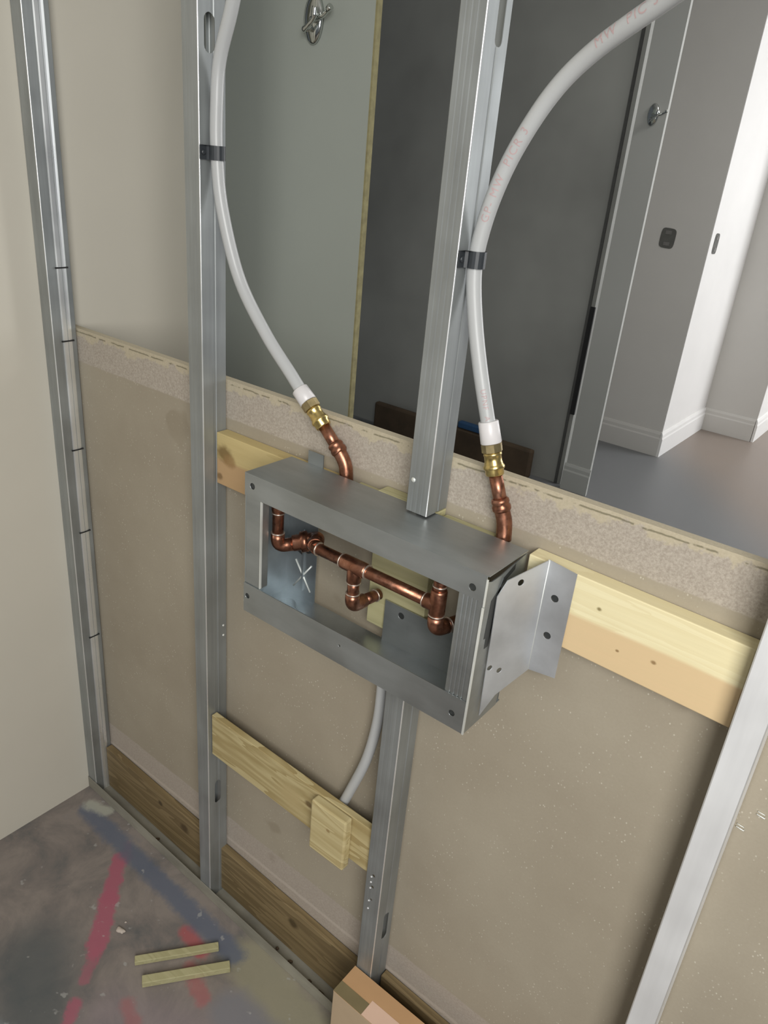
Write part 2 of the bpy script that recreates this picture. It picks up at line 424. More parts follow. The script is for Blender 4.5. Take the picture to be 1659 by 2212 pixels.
# partition board (back of a plasterboard sheet) behind the studs
bm = bm_new(); add_box(bm, (-.03, .0465, -.06), (2.3, .0590, 1.070))
part = struct('wall_partition', bm, M_BOARD)
# board with the hook, its raw edge, and walls of the hall
wallbox('wall_back', (-.9, .50, 0), (.262, .5125, 2.6), M_GREEN)
bm = bm_new(); add_box(bm, (.2622, .4995, 0), (.2665, .5125, 2.6)); struct('trim_1', bm, M_YEL)
wallbox('wall_niche', (-.9, .36, 0), (-.8, .5, 2.6), M_GREEN)
wallbox('wall_dark', (-2.6, 2.64, 0), (-.12, 2.74, 2.6), M_DKWALL)
bm = bm_new(); add_box(bm, (-.150, 2.632, 0), (-.138, 2.64, 2.6)); struct('trim_2', bm, M_SEAM)
bm = bm_new(); add_box(bm, (-.137, 2.630, .36), (-.115, 2.64, .86)); struct('trim_3', bm, M_DARK)
wallbox('wall_pier', (-.095, 2.61, 0), (.028, 2.63, 2.6), M_TRIM)
wallbox('wall_hall', (-1.6, 3.47, 0), (.062, 4.24, 2.6), M_HALL)
wallbox('wall_window', (.062, 4.24, 0), (.375, 4.5, 2.6), M_HALL)
wallbox('wall_far', (.375, 5.4, 0), (3.4, 5.5, 2.6), M_WHITE)
bm = bm_new(); add_box(bm, (.0625, 3.472, 0), (.0665, 4.24, 2.6)); struct('wall_return', bm, M_WHITE)
bm = bm_new(); add_box(bm, (.3755, 4.24, 0), (.379, 5.4, 2.6)); struct('wall_reveal', bm, M_WHITE)
def baseboard(name, pts_a, pts_b, h, t, nrm, m):
    """moulded skirting: profile swept from a to b on the floor"""
    a, b = V(pts_a), V(pts_b); n = V(nrm)
    prof = [(0, 0), (t, 0), (t, h * .72), (t * .75, h * .78), (t * .7, h * .9), (t * .35, h), (0, h)]
    bm = bm_new(); add_prism(bm, [a + n * q + V((0, 0, z)) for q, z in prof], b - a); return struct(name, bm, m)
baseboard('baseboard_pier', (-.10, 2.61, 0), (.035, 2.61, 0), .13, .014, (0, -1, 0), M_TRIM)
baseboard('baseboard_return', (.0665, 3.456, 0), (.0665, 4.24, 0), .14, .014, (1, 0, 0), M_WHITE)
baseboard('baseboard_hall', (-1.0, 3.47, 0), (.0665, 3.47, 0), .14, .014, (0, -1, 0), M_HALL)
baseboard('baseboard_window', (.0665, 4.24, 0), (.375, 4.24, 0), .14, .014, (0, -1, 0), M_HALL)
baseboard('baseboard_reveal', (.379, 4.226, 0), (.379, 5.4, 0), .14, .014, (1, 0, 0), M_WHITE)

# ---------------------------------------------------------------- metal studs
def stud_profile(x1, w=.0315, d=.045, ribs=True, bead=False):
    """C section, web on the +x side, front flange at y=0"""
    x0 = x1 - w; r = .0014
    p = [(x0 + .0006, .007), (x0, .0065), (x0, r), (x0 + r, 0)]
    if ribs:
        for k in (.28, .5, .72):
            xc = x0 + w * k; p += [(xc - .0016, 0), (xc - .0008, .00018), (xc + .0008, .00018), (xc + .0016, 0)]
    p += [(x1 - r + r * math.sin(a), r - r * math.cos(a)) for a in [math.pi / 2 * i / 6 for i in range(7)]]
    if bead:
        for k in range(9):
            a = math.pi * k / 8; p.append((x1 + math.sin(a) * .0022, .0265 - math.cos(a) * .0095))
            if k == 4: p[-1:] = [(x1 + .0022, .0262), (x1 + .0004, .0263), (x1 + .0004, .0271), (x1 + .0022, .0272)]
    elif ribs: p += [(x1, d * .42), (x1 - .0009, d * .45), (x1 - .0009, d * .55), (x1, d * .58)]
    p += [(x1, d - r), (x1 - r, d), (x0 + r, d), (x0, d - r), (x0, d - .0065)]
    return p
def stud_piece(name, x1, z0, z1, m, parent, slots=(), holes=(), bead=False, ribs=True):
    prof = offset_profile(stud_profile(x1, bead=bead, ribs=ribs), .0009)
    bm = bm_new(); add_prism(bm, [(q.x, q.y, z0) for q in prof], (0, 0, z1 - z0))
    bmesh.ops.triangulate(bm, faces=[f for f in bm.faces if len(f.verts) > 4])
    o = obj(name, bm, [m, M_GLINT], parent)
    cs = [slot_x(x1, y, z, w, h) for y, z, w, h in slots] + [hole((x, .0, z), (0, 1, 0), r) for x, z, r in holes]
    if cs: cut(o, cs)
    for f in o.data.polygons:          # painted highlight: brighter zinc on the front fold and the bead
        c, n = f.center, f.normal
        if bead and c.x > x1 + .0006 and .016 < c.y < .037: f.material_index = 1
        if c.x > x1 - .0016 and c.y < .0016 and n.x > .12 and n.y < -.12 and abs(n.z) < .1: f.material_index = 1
    return o
GS = 'galvanised studs of the partition'
s = thing('metal_stud', 'galvanised steel stud in the corner against the beige left wall', 'stud', GS)
stud_piece('channel', 0.0, -.005, 2.6, M_STUD, s, bead=True)
for z in (1.175, 1.05, .845, .672, .425):
    box_obj('nail_slot', (.0004, .015, z - .0018), (.0030, .038, z + .0006), M_DARK, s)
s = thing('metal_stud', 'galvanised steel stud running floor to ceiling, second from the left, carrying the left pipe clip', 'stud', GS)
stud_piece('channel', .397, FZ(.397), 2.6, M_STUD, s, slots=((.0185, 1.512, .017, .044), (.022, .262, .014, .055)))
for z in (.635, .615):
    bm = bm_new(); add_ribbed(bm, (.3972, .037, z), (.3985, .037, z), [(0, .0024), (.6, .002), (1, .001)], 12); obj('rivet', bm, M_CUT, s)
s = thing('metal_stud', 'galvanised steel stud standing above the valve box and cut off at its top', 'stud', GS)
stud_piece('channel', .807, 1.0035, 2.6, M_STUD, s, slots=((.027, 1.535, .012, .075),))
bm = bm_new(); add_ribbed(bm, (.783, -.0002, 1.045), (.783, -.0022, 1.045), [(0, .0034), (.5, .003), (1, .0012)], 14); obj('screw_head', bm, M_CUT, s)
s = thing('metal_stud', 'short galvanised steel stud from the floor up to the underside of the valve box', 'stud', GS)
stud_piece('channel', .807, FZ(.807), .7855, M_STUD, s, slots=((.026, .245, .013, .06),),
           holes=((.790, .372, .0028), (.790, .347, .0028), (.790, .318, .0022)))
for z in (.372, .347, .318, .30, .36):
    bm = bm_new(); add_ribbed(bm, (.7865, -.0002, z - .004), (.7865, -.0016, z - .004), [(0, .0022), (1, .001)], 10); obj('rivet', bm, M_STUD_LIT, s)
s = thing('metal_stud', 'steel stud with painted-in window light at the right edge of the partition', 'stud', GS)
stud_piece('channel', 1.222, FZ(1.222), 2.6, M_STUD_LIT, s, ribs=False)

# floor track
bm = bm_new()
ta, tb = V((-.030, 0, 0)), V((2.2, 0, FZ(2.2)))
prof = offset_profile([(-.0015, .030), (-.0015, .001), (-.0005, 0), (.0455, 0), (.0462, .001), (.0462, .030)], .0009)
add_prism(bm, [V((ta.x, q.x, q.y + .0012)) for q in prof], tb - ta)
track = obj('floor_track', bm, M_TRACK)
tag(track, 'dusty galvanised floor track running along the foot of the partition', 'track')

# ---------------------------------------------------------------- timber
def plank(name, x0, x1, y0, y1, z0, z1, m, label, cat='board', group=None, dz0=0, dz1=0, parent=None, bevel=.0012):
    bm = bm_new()
    vs = [bm.verts.new(p) for p in ((x0, y0, z0 + dz0), (x1, y0, z0 + dz1), (x1, y1, z0 + dz1), (x0, y1, z0 + dz0), (x0, y0, z1 + dz0), (x1, y0, z1 + dz1), (x1, y1, z1 + dz1), (x0, y1, z1 + dz0))]
    for f in ((0, 3, 2, 1), (4, 5, 6, 7), (0, 1, 5, 4), (1, 2, 6, 5), (2, 3, 7, 6), (3, 0, 4, 7)): bm.faces.new([vs[i] for i in f])
    o = obj(name, bm, m, parent, bevel)
    if parent is None: tag(o, label, cat, group)
    return o
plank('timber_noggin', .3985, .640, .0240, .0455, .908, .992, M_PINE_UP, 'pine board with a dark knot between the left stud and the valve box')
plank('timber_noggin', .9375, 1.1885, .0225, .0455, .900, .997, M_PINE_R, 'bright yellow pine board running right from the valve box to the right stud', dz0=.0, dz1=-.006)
plank('timber_noggin', .3985, .7735, .008, .0200, .362, .453, M_PINE_LOW, 'low pine board crossing between the studs below the valve box', dz0=.004, dz1=-.004)
blk = plank('timber_block', .661, .7345, -.010, .0074, .345, .450, M_PINE_BLK, 'small pine block fixed on the face of the low board', 'block', bevel=.003)
plank('timber_noggin', .713, .8065, .0240, .0455, .800, 1.0010, M_PINE_GR, 'pine packer standing upright behind the valve box where the stud is cut')
plank('sole_plate', .0035, .772, .030, .0450, .004, .118, M_PINE_DK, 'dark stained timber plate standing in the floor track left of the short stud', 'plate', dz0=0, dz1=-.030)
plank('sole_plate', .8085, 1.186, .030, .0450, .006, .150, M_PINE_DK, 'dark stained timber plate standing in the floor track right of the short stud', 'plate', dz0=-.034, dz1=-.050)

plank('timber_noggin', .668, .7120, .0240, .0455, .930, .992, M_PINE_GR, 'short pine piece behind the upper left of the valve box opening')
plank('timber_noggin', .8085, .8820, .0240, .0455, .915, .994, M_PINE_GR, 'short pine piece behind the upper right of the valve box opening')

# ---------------------------------------------------------------- valve box
X0, X1, Y0, Y1, Z0, Z1 = .559, .934, -.065, .0225, .787, 1.0
t = .0012
box = thing('valve_box', 'galvanised steel box with an open front holding the copper valve pipes', 'box')
top = box_obj('top_plate', (X0, Y0 + t, Z1), (X1 + .002, Y1, Z1 + t), M_BOX, box)
box_obj('bottom_plate', (X0, Y0 + t, Z0 - t), (X1, Y1, Z0), M_BOXIN, box)
sp = box_obj('side_plate', (X0, Y0 + t, Z0), (X0 + t, Y1, Z1), M_BOXIN, box)
# right side plate, with the dark slot under the lid
bm = bm_new()
add_prism(bm, [(X1, Y0, Z0), (X1, Y1 - .012, Z0), (X1, Y1 - .004, Z0 + .05), (X1, Y1, Z0 + .10), (X1, Y1, Z1 - .0025), (X1, Y0 + .030, Z1 - .0095), (X1, Y0 + .010, Z1 - .0095), (X1, Y0, Z1 - .0060)], (t, 0, 0))
obj('side_plate', bm, M_BOX, box)
tp = bm_new(); add_box(tp, (X0, Y0, .968), (X1, Y0 + t, Z1 + t)); ftop = obj('front_rail', tp, M_BOX, box)
bt = bm_new(); add_prism(bt, [(X0, Y0 - .0004, Z0), (X1, Y0 - .0004, Z0), (X1, Y0 - .0004, .833), (X0, Y0 - .0004, .833)], (0, t, 0)); fbot = obj('front_rail', bt, M_BOX, box)
box_obj('front_stile', (X0, Y0 + .0015, .833), (X0 + .029, Y0 + .0027, .968), M_BOX, box)
# ribbed right stile
bm = bm_new(); pts = [(.902, Y0 + .008), (.902, Y0 + .0015), (.905, Y0 + .001)]
for k in range(4):
    xx = .909 + k * .0055; pts += [(xx - .0012, Y0 + .001), (xx - .0004, Y0 + .0018), (xx + .0004, Y0 + .0018), (xx + .0012, Y0 + .001)]
pts += [(X1 - .0012, Y0 + .001)]
pr = offset_profile(pts, .001)
add_prism(bm, [(q.x, q.y, .833) for q in pr], (0, 0, .135)); bmesh.ops.triangulate(bm, faces=[f for f in bm.faces if len(f.verts) > 4])
obj('front_stile', bm, M_BOX, box)
box_obj('folded_edge', (X0 + .0290, Y0 + .0012, .8335), (X0 + .0302, Y0 + .0045, .9675), M_CUT, box)
box_obj('return_lip', (X0 + .0290, Y0 + .0047, .8335), (X0 + .0300, Y0 + .016, .9675), M_BOX, box)
box_obj('folded_edge', (X1 - .0004, Y0 - .0012, Z0), (X1 + .0020, Y0 + .0006, .962), M_CUT, box)
box_obj('folded_edge', (X1 + .0000, Y0 - .0008, .963), (X1 + .0020, Y0 + .0006, .997), M_CUT, box)
cut(ftop, [hole((.5735, Y0, .985), (0, 1, 0), .0046), hole((.918, Y0, .9805), (0, 1, 0), .0046)])
cut(fbot, [hole((.5665, Y0, .8135), (0, 1, 0), .0042), hole((.9165, Y0, .808), (0, 1, 0), .0042), hole((.740, Y0, .815), (0, 1, 0), .0018)])
for p, r in (((.5735, .985), .0046), ((.918, .9805), .0046), ((.5665, .8135), .0042), ((.9165, .808), .0042)):
    bm = bm_new(); add_ribbed(bm, (p[0], Y0 + .0014, p[1]), (p[0], Y0 + .004, p[1]), [(0, r * .95), (.5, r * .95), (1, r * .5)], 18); obj('hole_shade', bm, M_GAPSHADE, ftop if p[1] > .9 else fbot)  # dark discs painting the shade inside the rail holes
bm = bm_new()
add_prism(bm, [(X1 + .0004, y, z) for y, z in ((-.0525, .915), (-.0480, .915), (-.0480, .900), (-.0400, .900), (-.0385, .966), (-.0290, .985), (-.0040, .9935), (-.0040, .9865), (-.0320, .9765), (-.0495, .9640))], (.0012, 0, 0))
bmesh.ops.triangulate(bm, faces=[f for f in bm.faces if len(f.verts) > 4]); obj('side_shade', bm, M_GAPSHADE, box)  # dark sheet painting the shaded gap beside the bracket
# closed back: slotted mounting plate at the left, plain plate lower right
bl = box_obj('back_plate', (X0 + t, Y1 - .003, Z0), (.618, Y1 - .0018, .992), M_BOXIN, box)
def obl(x, z, a, l, w):
    def f(bm):
        d = V((math.cos(a), 0, math.sin(a))); n = V((-d.z, 0, d.x)); c = V((x, Y1 - .006, z))
        add_prism(bm, [c + d * l + n * w, c - d * l + n * w, c - d * l - n * w, c + d * l - n * w], (0, .008, 0))
    return f
cut(bl, [obl(.583, .862, -.35, .0085, .0021), obl(.605, .868, .5, .0085, .0021), hole((.577, Y1, .885), (0, 1, 0), .002)])
for x, z, a in ((.583, .862, -.35), (.605, .868, .5)):
    bm = bm_new(); d = V((math.cos(a), 0, math.sin(a))); n = V((-d.z, 0, d.x)); c = V((x, Y1 - .0033, z))
    add_prism(bm, [c + d * .0085, c + d * .004 + n * .0022, c - d * .006 + n * .0018, c - d * .0085, c - d * .004 - n * .0018, c + d * .006 - n * .0018], (0, .0002, 0)); obj('slot_shade', bm, M_DARK, box)  # dark slivers painting the shade in the cut slots
bm = bm_new(); add_box(bm, (.593, Y1 - .0062, .80), (.5955, Y1 - .003, .90)); obj('pressed_rib', bm, M_BOXIN, box)
for a, b2 in (((.575, .800), (.609, .846)), ((.609, .802), (.578, .846))):
    bm = bm_new(); add_tube(bm, [(a[0], Y1 - .0032, a[1]), (b2[0], Y1 - .0032, b2[1])], .0013, 8); obj('pressed_rib', bm, M_CUT, box)
br = box_obj('back_plate', (.746, Y1 - .003, Z0), (X1 - .001, Y1 - .0018, .851), M_BOX, box)
cut(br, [hole((.774, Y1, .838), (0, 1, 0), .0050)])
bm = bm_new(); add_ribbed(bm, (.774, Y1 - .0024, .838), (.774, Y1 - .0004, .838), [(0, .0049), (.5, .0049), (1, .003)], 18); obj('hole_shade', bm, M_GAPSHADE, br)  # dark disc painting the shade in the plate hole
# angled mounting bracket on the right
bm = bm_new()
pw = [(X1 + .0022, -.040, .966), (X1 + .0030, -.030, .985), (.9640, .0195, 1.0015), (.9640, .0195, .852), (X1 + .0080, -.020, .826), (X1 + .0022, -.037, .800)]
pw2 = [V((X1 + .0022 + (.9640 - X1 - .0022) * (p[1] + .040) / .0595, p[1], p[2])) for p in pw]
add_prism(bm, pw2, V((.0011, -.0006, 0)))
bmesh.ops.triangulate(bm, faces=[f for f in bm.faces if len(f.verts) > 4])
wing = obj('mounting_bracket', bm, M_BRKT, box)
ax = V((.059, -.030, 0)).normalized()
def lerpwing(s_, z):
    a = V((X1 + .0026, -.040, z)); b = V((.9640, .0195, z)); return a.lerp(b, s_)
cut(wing, [hole(lerpwing(.45, .979), (.89, -.45, 0), .0042), hole(lerpwing(.10, .869), (.89, -.45, 0), .0036), hole(lerpwing(.32, .862), (.89, -.45, 0), .0036)])
fl = bm_new(); add_prism(fl, [(.9640, .0188, .852), (.9985, .0200, .856), (.9985, .0200, .9965), (.9640, .0188, 1.0015)], (0, .0011, 0))
flange = obj('bracket_flange', fl, M_BRKT, box)
cut(flange, [hole((.979, .02, .957), (0, 1, 0), .0047), hole((.979, .02, .907), (0, 1, 0), .0047)])
for z in (.957, .907):
    bm = bm_new(); add_ribbed(bm, (.979, .0206, z), (.979, .0222, z), [(0, .0046), (.5, .0044), (1, .002)], 18); obj('screw_head', bm, M_GAPSHADE, flange)  # dark discs painting the shade behind the flange holes
bm = bm_new(); add_tube(bm, [(.9640, .0186, .8525), (.9640, .0186, 1.0015)], .0011, 8); obj('folded_edge', bm, M_CUT, box)
# small bent ear of sheet at the rear left corner
box_obj('back_ear', (.590, Y1 + .0002, .985), (.618, Y1 + .0014, 1.020), M_BOX, box)

# ---------------------------------------------------------------- copper manifold in the box
man = thing('copper_manifold', 'soldered copper pipework with a centre tee inside the steel box', 'pipework')
R = .0079
def ctube(name, path, r, m=M_COPPER, parent=man, seg=24):
    bm = bm_new(); add_tube(bm, path, r, seg); return obj(name, bm, m, parent)
def socket(a, b, r=.0094, parent=man):
    bm = bm_new(); add_ribbed(bm, a, b, [(0, r * .9), (.08, r), (.92, r), (1, r * .9)]); return obj('fitting_socket', bm, M_COPPER, parent)
def solder(p, d, r=.0093, parent=man):
    p, d = V(p), V(d).normalized(); bm = bm_new(); add_ribbed(bm, p - d * .0010, p + d * .0010, [(0, r * .93), (.3, r), (.7, r), (1, r * .93)], 20); return obj('solder_ring', bm, M_SOLDER, parent)
yL = -.035
ctube('copper_pipe', [(.593, yL, .996), (.593, yL, .905)], R)
socket((.593, yL, .996), (.593, yL, .945)); solder((.593, yL, .944), (0, 0, 1))
ctube('elbow', elbow_path((.593, yL, .913), (.593, yL, .893), (.607, -.016, .895), .012), .0096); solder((.593, yL, .914), (0, 0, 1), .0100)
solder((.606, -.017, .895), (.6, .8, 0), .0101)
bm = bm_new(); add_ribbed(bm, (.605, -.019, .896), (.626, .004, .901), [(0, .009), (.05, .0115), (.35, .0115), (.4, .0150), (.7, .0150), (.75, .0120), (1, .011)]); obj('union_body', bm, M_COPPER, man)
ctube('elbow', elbow_path((.618, -.006, .901), (.636, .0, .910), (.660, yL + .003, .918), .010), .0098)
socket((.648, -.024, .915), (.668, yL, .918), .0098); solder((.669, yL, .918), (1, 0, 0), .0099)
ctube('copper_pipe', [(.660, yL, .918), (.856, yL, .918)], R)
socket((.711, yL, .918), (.752, yL, .918), .0102); solder((.7105, yL, .918), (1, 0, 0), .0103); solder((.7525, yL, .918), (1, 0, 0), .0103)
socket((.7315, yL, .918), (.7315, yL, .895), .0098); solder((.7315, yL, .894), (0, 0, 1), .0095)
ctube('copper_pipe', [(.7315, yL, .900), (.7315, yL, .872)], R); solder((.7315, yL, .878), (0, 0, 1), .0098)
ctube('elbow', elbow_path((.7315, yL, .877), (.7315, yL, .858), (.7330, -.012, .858), .012), .0096)
ctube('copper_pipe', [(.7328, -.016, .858), (.737, .015, .858)], R); solder((.736, .008, .858), (.1, 1, 0), .0092)
socket((.842, yL, .918), (.860, yL, .918), .0098); solder((.842, yL, .918), (1, 0, 0), .0099)
ctube('copper_pipe', [(.860, yL, .996), (.860, yL, .895)], R)
socket((.860, yL, .996), (.860, yL, .952)); solder((.860, yL, .945), (0, 0, 1))
socket((.860, yL, .940), (.860, yL, .905), .0100); solder((.860, yL, .905), (0, 0, 1), .0104)
ctube('elbow', elbow_path((.860, yL, .903), (.860, yL, .884), (.866, -.018, .884), .012), .0098)
ctube('copper_pipe', [(.864, -.022, .884), (.872, .010, .884)], R); solder((.8665, -.014, .884), (.25, 1, 0), .0102)

# ---------------------------------------------------------------- plastic supply pipes
def label_on_tube(text, path, r, size, s0, side, m, parent, flip=False):
    """raised print: letters laid along the tube and wrapped on its surface"""
    cu = bpy.data.curves.new('t', 'FONT'); cu.body = text; cu.size = size; cu.offset = 0
    cu.space_character = 1.2
    o = bpy.data.objects.new('t', cu); COL.objects.link(o)
    bpy.context.view_layer.update()
    me = bpy.data.meshes.new_from_object(o.evaluated_get(bpy.context.evaluated_depsgraph_get()))
    bpy.data.objects.remove(o); bpy.data.curves.remove(cu)
    L = [0.0]
    for a, b in zip(path, path[1:]): L.append(L[-1] + (b - a).length)
    def at(s_):
        s_ = max(0, min(L[-1] - 1e-6, s_))
        for i in range(len(L) - 1):
            if L[i + 1] >= s_: k = (s_ - L[i]) / (L[i + 1] - L[i]); return path[i].lerp(path[i + 1], k), (path[i + 1] - path[i]).normalized()
    bm = bm_new(); bm.from_mesh(me); bpy.data.meshes.remove(me)
    bmesh.ops.subdivide_edges(bm, edges=[e for e in bm.edges if e.calc_length() > size * .3], cuts=2)
    bmesh.ops.triangulate(bm, faces=bm.faces[:])
    for v in bm.verts:
        c, T = at(s0 + v.co.x * (-1 if flip else 1)); n = V(side) - T * V(side).dot(T); n.normalize(); w = n.cross(T) * (-1 if flip else 1)
        a = (v.co.y - size * .35) / r
        v.co = c + (n * math.cos(a) + w * math.sin(a)) * (r + .00018)
    return obj('printed_text', bm, m, parent, normals=False)
def supply(name_label, tube_pts, ring, brass, cop, print_args, lead=0):
    root = thing('water_pipe', name_label, 'pipe', 'plastic water pipes feeding the valve box')
    path = smooth_path(tube_pts, 12)
    s_lead = sum((b - a).length for a, b in zip(path[:lead * 12], path[1:lead * 12 + 1]))
    bm = bm_new(); add_tube(bm, path, .0084, 28); obj('plastic_tube', bm, M_PEX, root)
    bm = bm_new(); add_ribbed(bm, ring[0], ring[1], [(0, .0108), (.04, .0116), (.96, .0122), (1, .0114)]); obj('expansion_ring', bm, M_RING, root)
    a, b = V(brass[0]), V(brass[1])
    bm = bm_new(); add_ribbed(bm, a, a.lerp(b, .27), [(0, .0115), (.05, .0122), (.95, .0122), (1, .0112)], 8)
    for f in bm.faces: f.smooth = False
    obj('brass_nut', bm, M_BRASSD, root)
    bm = bm_new(); add_ribbed(bm, a.lerp(b, .27), b, [(0, .0102), (.12, .0108), (.16, .0100), (.40, .0100), (.44, .0106), (.5, .0106), (.55, .0112), (.62, .0124), (.70, .0124), (.77, .0108), (.95, .0108), (1, .0102)]); obj('brass_adapter', bm, M_BRASS, root)
    bm = bm_new(); add_tube(bm, [cop[0], cop[1]], .0080, 24); obj('copper_pipe', bm, M_COPPER, root)
    c1, c2, c3 = V(cop[1]), V(cop[2]), V(cop[3])
    d = (V(cop[0]) - c1).normalized()
    bm = bm_new(); add_ribbed(bm, c1 + d * .010, c1 - d * .006, [(0, .0088), (.1, .0104), (.3, .0108), (.42, .0096), (.6, .0112), (.85, .0112), (1, .0098)]); obj('press_collar', bm, M_COPPER, root)
    bm = bm_new(); add_tube(bm, smooth_path([c1 - d * .002, c2, c3], 8), .0093, 24); obj('elbow', bm, M_COPPER, root)
    for (txt, s0, sz, flip) in print_args: label_on_tube(txt, path, .0084, sz, s0 + s_lead, (right * -.15 - fwd).normalized(), M_PRINT, root, flip)
    return root
supply('milky plastic pipe curving down left of the box through a brass fitting into copper',
       [(.60, .020, 2.595), (.60, .020, 2.15), (.555, .012, 1.85), (.475, .010, 1.640), (.440, .019, 1.546), (.413, .021, 1.484), (.4066, .021, 1.432), (.4064, .021, 1.378), (.4155, .022, 1.311), (.446, .025, 1.226), (.497, .027, 1.161), (.547, .028, 1.115), (.572, .029, 1.091)],
       ((.563, .0285, 1.0985), (.5795, .0295, 1.0845)), ((.5795, .0295, 1.0845), (.6085, .0310, 1.0570)),
       ((.606, .0310, 1.0595), (.6345, .0325, 1.0320), (.648, .0335, 1.013), (.652, .0335, .990)), ())
supply('milky plastic pipe with red print curving down from the upper right into brass and copper',
       [(1.30, -.050, 2.595), (1.30, -.055, 2.1), (1.28, -.068, 1.80), (1.215, -.072, 1.665), (1.120, -.060, 1.600), (1.045, -.038, 1.556), (.975, -.010, 1.523), (.915, .010, 1.492), (.877, .018, 1.459), (.846, .021, 1.411), (.827, .022, 1.364), (.8172, .022, 1.318), (.8168, .022, 1.284), (.825, .024, 1.237), (.838, .026, 1.188), (.853, .028, 1.141), (.8595, .0285, 1.123)],
       ((.8560, .0285, 1.1330), (.8640, .0288, 1.1085)), ((.8640, .0288, 1.1085), (.8745, .0295, 1.0730)),
       ((.8740, .0295, 1.0760), (.8880, .0315, 1.0370), (.8945, .0330, 1.018), (.897, .0335, .996)),
       (('UPNF  AupEX', .602, .0085, False), ('GP- MW  PICR 3', .425, .0115, True), ('MW  PIC 3', .235, .0125, True)), lead=4)
# tail of tube below the box
bm = bm_new(); add_tube(bm, smooth_path([(.746, .031, .784), (.7475, .031, .703), (.7455, .0315, .634), (.732, .032, .553), (.706, .032, .470), (.690, .032, .425), (.672, .032, .380)], 10), .0082, 24)
tag(obj('plastic_tube', bm, M_PEX), 'grey-white plastic tube dropping from the box down behind the low board', 'pipe')

# clips on the studs
def clip(x, z, label):
    c = thing('pipe_clip', label, 'clip', 'black pipe clips')
    r = .0092; cx, cy = x + .0095, .0215; h = .0086
    pts = [(x + .0002, -.0005), (x + .0002, .0125)]
    pts = [(x + .0012, -.0008), (x + .0012, .0105)]
    for i in range(13):
        a = math.radians(200 - 20 * 0 + 0) ; ang = math.radians(-115 + i * 18); pts.append((cx + math.cos(ang) * r, cy + math.sin(ang) * r))
    prof = offset_profile(pts, -.0016)
    bm = bm_new(); add_prism(bm, [(q.x, q.y, z - h) for q in prof], (0, 0, 2 * h)); bmesh.ops.triangulate(bm, faces=[f for f in bm.faces if len(f.verts) > 4])
    obj('strap', bm, M_BLACK, c)
    bm = bm_new(); add_ribbed(bm, (x + .0028, .0045, z), (x + .0048, .0045, z), [(0, .0036), (.5, .0034), (1, .0018)], 16); obj('screw_head', bm, M_BLACK, c)
    return c
clip(.397, 1.378, 'black plastic clip holding the left pipe to its stud')
clip(.807, 1.303, 'black plastic clip holding the right pipe to the middle stud')

# ---------------------------------------------------------------- robe hooks
def hook(x, y, z, label, sc=1.0):
    h = thing('robe_hook', label, 'hook', 'chrome robe hooks')
    bm = bm_new()
    ring0 = []
    for lay, (k, dy) in enumerate(((1.0, 0), (1.0, -.004), (.9, -.008), (.55, -.011), (.2, -.012))):
        ring0.append([bm.verts.new((x + math.sin(2 * math.pi * i / 32) * .024 * k * sc, y + dy * sc, z + math.cos(2 * math.pi * i / 32) * .043 * k * sc * (1.0 if math.cos(2 * math.pi * i / 32) > 0 else 1.05))) for i in range(32)])
    for a, b in zip(ring0, ring0[1:]):
        for i in range(32): bm.faces.new((a[i], a[(i + 1) % 32], b[(i + 1) % 32], b[i])).smooth = True
    bm.faces.new(ring0[0][::-1]); bm.faces.new(ring0[-1]); obj('backplate', bm, M_CHROME, h)
    bm = bm_new(); add_tube(bm, smooth_path([(x, y - .008 * sc, z - .002), (x + .022 * sc, y - .020 * sc, z - .004 * sc), (x + .048 * sc, y - .026 * sc, z + .002 * sc), (x + .068 * sc, y - .030 * sc, z + .014 * sc)], 8), [.006 * sc] * 8 + [.0045 * sc] * 8 + [.0040 * sc] * 5 + [.0062 * sc] * 4, 14); obj('long_prong', bm, M_CHROME, h)
    bm = bm_new(); add_tube(bm, smooth_path([(x, y - .008 * sc, z - .014 * sc), (x, y - .028 * sc, z - .022 * sc), (x + .026 * sc, y - .032 * sc, z - .006 * sc), (x + .030 * sc, y - .032 * sc, z + .014 * sc)], 8), [.006 * sc] * 10 + [.0045 * sc] * 8 + [.0065 * sc] * 7, 14); obj('short_prong', bm, M_CHROME, h)
hook(.120, .4995, 1.609, 'large chrome double robe hook on the grey-green board', .93)
hook(-.025, 2.6095, 1.628, 'small distant chrome robe hook on the pale pier in the hall', .93)

# outlets in the hall
def outlet(name_label, c, u, w, n, W, H):
    o = thing('outlet_opening', name_label, 'outlet'); c, u, w, n = V(c), V(u), V(w), V(n)
    bm = bm_new(); pts = []
    for i in range(24):
        a = 2 * math.pi * i / 24; k = 1 + .02 * math.sin(4 * a); e = .45
        pts.append(c + u * (abs(math.cos(a)) ** e * (1 if math.cos(a) > 0 else -1)) * W / 2 * k + w * (abs(math.sin(a)) ** e * (1 if math.sin(a) > 0 else -1)) * H / 2 * k)
    add_prism(bm, pts, n * .002); obj('recess', bm, M_OUT, o)
    for s_ in (-1, 1):
        bm = bm_new()
        q = c + w * s_ * H * .28; add_prism(bm, [q + u * W * .2 + w * H * .09, q - u * W * .2 + w * H * .09, q - u * W * .2 - w * H * .09, q + u * W * .2 - w * H * .09], n * .004)
        obj('socket_face', bm, M_OUT2, o)
M_OUT = plain('outlet_recess', (0.11, 0.11, 0.10), .8); M_OUT2 = plain('outlet_face', (0.17, 0.165, 0.155), .7)
outlet('dark square electrical opening on the grey hall wall', (-.148, 3.4695, 1.132), (1, 0, 0), (0, 0, 1), (0, -1, 0), .078, .098)
outlet('narrow electrical opening on the bright white hall wall', (.067, 3.565, 1.130), (0, 1, 0), (0, 0, 1), (1, 0, 0), .07, .10)

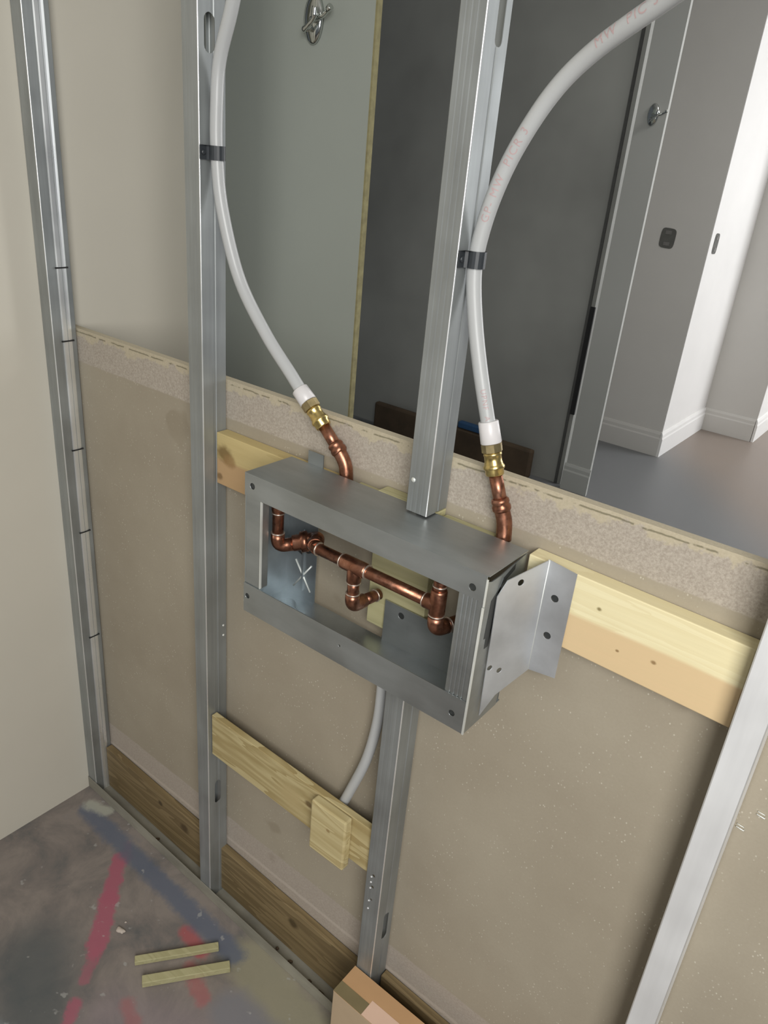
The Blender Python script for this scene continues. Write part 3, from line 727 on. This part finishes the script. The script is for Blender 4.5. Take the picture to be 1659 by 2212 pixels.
# dark timber and blue tape on the hall floor
tag(box_obj('dark_board', (-1.25, 2.56, .002), (-.262, 2.60, .150), M_BROWN, None, .012), 'dark brown board lying at the foot of the dark hall wall', 'board')
tag(box_obj('blue_strip', (-.70, 2.562, .1515), (-.50, 2.598, .185), M_BLUE, None, .006), 'blue strip lying on top of the dark brown board', 'tape')

# ---------------------------------------------------------------- floor bits
def stick(p, q, w, h, label):
    p, q = V(p), V(q); d = (q - p).normalized(); n = V((-d.y, d.x, 0)); n.normalize()
    bm = bm_new(); z0 = V((0, 0, .0008)); add_prism(bm, [p + n * w / 2 + z0, p - n * w / 2 + z0, p - n * w / 2 + V((0, 0, h)), p + n * w / 2 + V((0, 0, h))], q - p)
    tag(obj('timber_offcut', bm, M_PINE_GR, None, .0012), label, 'offcut', 'short timber offcuts on the floor')
stick((.398, -.182, FZ(.40)), (.490, -.058, FZ(.49)), .014, .011, 'thin pale timber offcut on the floor nearer the partition')
stick((.441, -.197, FZ(.44)), (.536, -.070, FZ(.536)), .016, .014, 'thin pale timber offcut on the floor, the thicker one farther from the partition')
def lump(name, c, sx, sy, sz, m, label, cat):
    bm = bm_new(); bmesh.ops.create_icosphere(bm, subdivisions=3, radius=1)
    for v in bm.verts:
        k = 1 + .12 * math.sin(v.co.x * 5 + c[0] * 40) + .1 * math.cos(v.co.y * 6)
        v.co = V((c[0] + (v.co.x * .75 + v.co.y * .5) * sx * k, c[1] + (v.co.y * .75 - v.co.x * .3) * sy * k, max(c[2], c[2] + (v.co.z + .5) * sz)))
    for f in bm.faces: f.smooth = True
    tag(obj(name, bm, m), label, cat)
lump('plaster_chip', (.326, -.163, FZ(.326)), .011, .007, .004, M_CHIP, 'small pale plaster chip beside the pink line', 'debris')
lump('plaster_crumb', (.318, -.146, FZ(.318)), .0022, .0022, .002, M_CHIP, 'tiny white crumb just above the pale chip', 'debris')
for i, (x, y, a, l) in enumerate(((.205, .010, .9, .016), (.575, .016, .2, .006), (.612, .014, .5, .010), (.665, .012, .1, .008), (.700, .010, -.2, .022))):
    bm = bm_new(); d = V((math.cos(a), math.sin(a), 0)); p = V((x, y, FZ(x) + .0062)); add_tube(bm, [p - d * l / 2, p, p + d * l / 2 + V((0, 0, .001))], [.0014, .0034, .002], 8)
    tag(obj('debris_scrap', bm, M_BROWN), 'dark brown scrap lying in the floor track, %s' % ('nearest the corner stud', 'first past the second stud', 'middle of the three clustered scraps', 'small one before the long scrap', 'long one nearest the cardboard box')[i], 'debris', 'scraps in the floor track')

# cardboard box at the foot of the short stud
cb = thing('cardboard_box', 'orange-brown cardboard box on the floor at the foot of the short stud', 'box')
box_obj('carton', (.7755, -.0590, FZ(.8) + .001 - .012), (1.12, -.0030, .144), M_CARDF, cb, .0008)
box_obj('lid', (.7755, -.0590, .1442), (1.12, -.0030, .1458), M_CARD, cb)
box_obj('olive_patch', (.7757, -.0592, .1459), (.835, -.0375, .1463), M_OLIVE, cb)  # darker olive patch along the front of the lid
box_obj('paper_patch', (.8352, -.0592, .1459), (1.02, -.0300, .1463), M_LABEL, cb)

# staples in the board
for x, z, lb in ((1.2425, .793, 'bright metal staple in the board at the right edge'), (1.2285, .765, 'small metal staple in the board just beside the right stud')):
    bm = bm_new(); add_tube(bm, [(x - .004, .0462, z), (x - .004, .0448, z + .0005), (x + .004, .0448, z - .0005), (x + .004, .0462, z)], .0007, 8)
    add_tube(bm, [(x - .004, .0462, z + .004), (x - .004, .0452, z + .004), (x + .003, .0452, z + .0035), (x + .003, .0462, z + .0035)], .0005, 8)
    tag(obj('staple', bm, M_CUT), lb, 'staple')
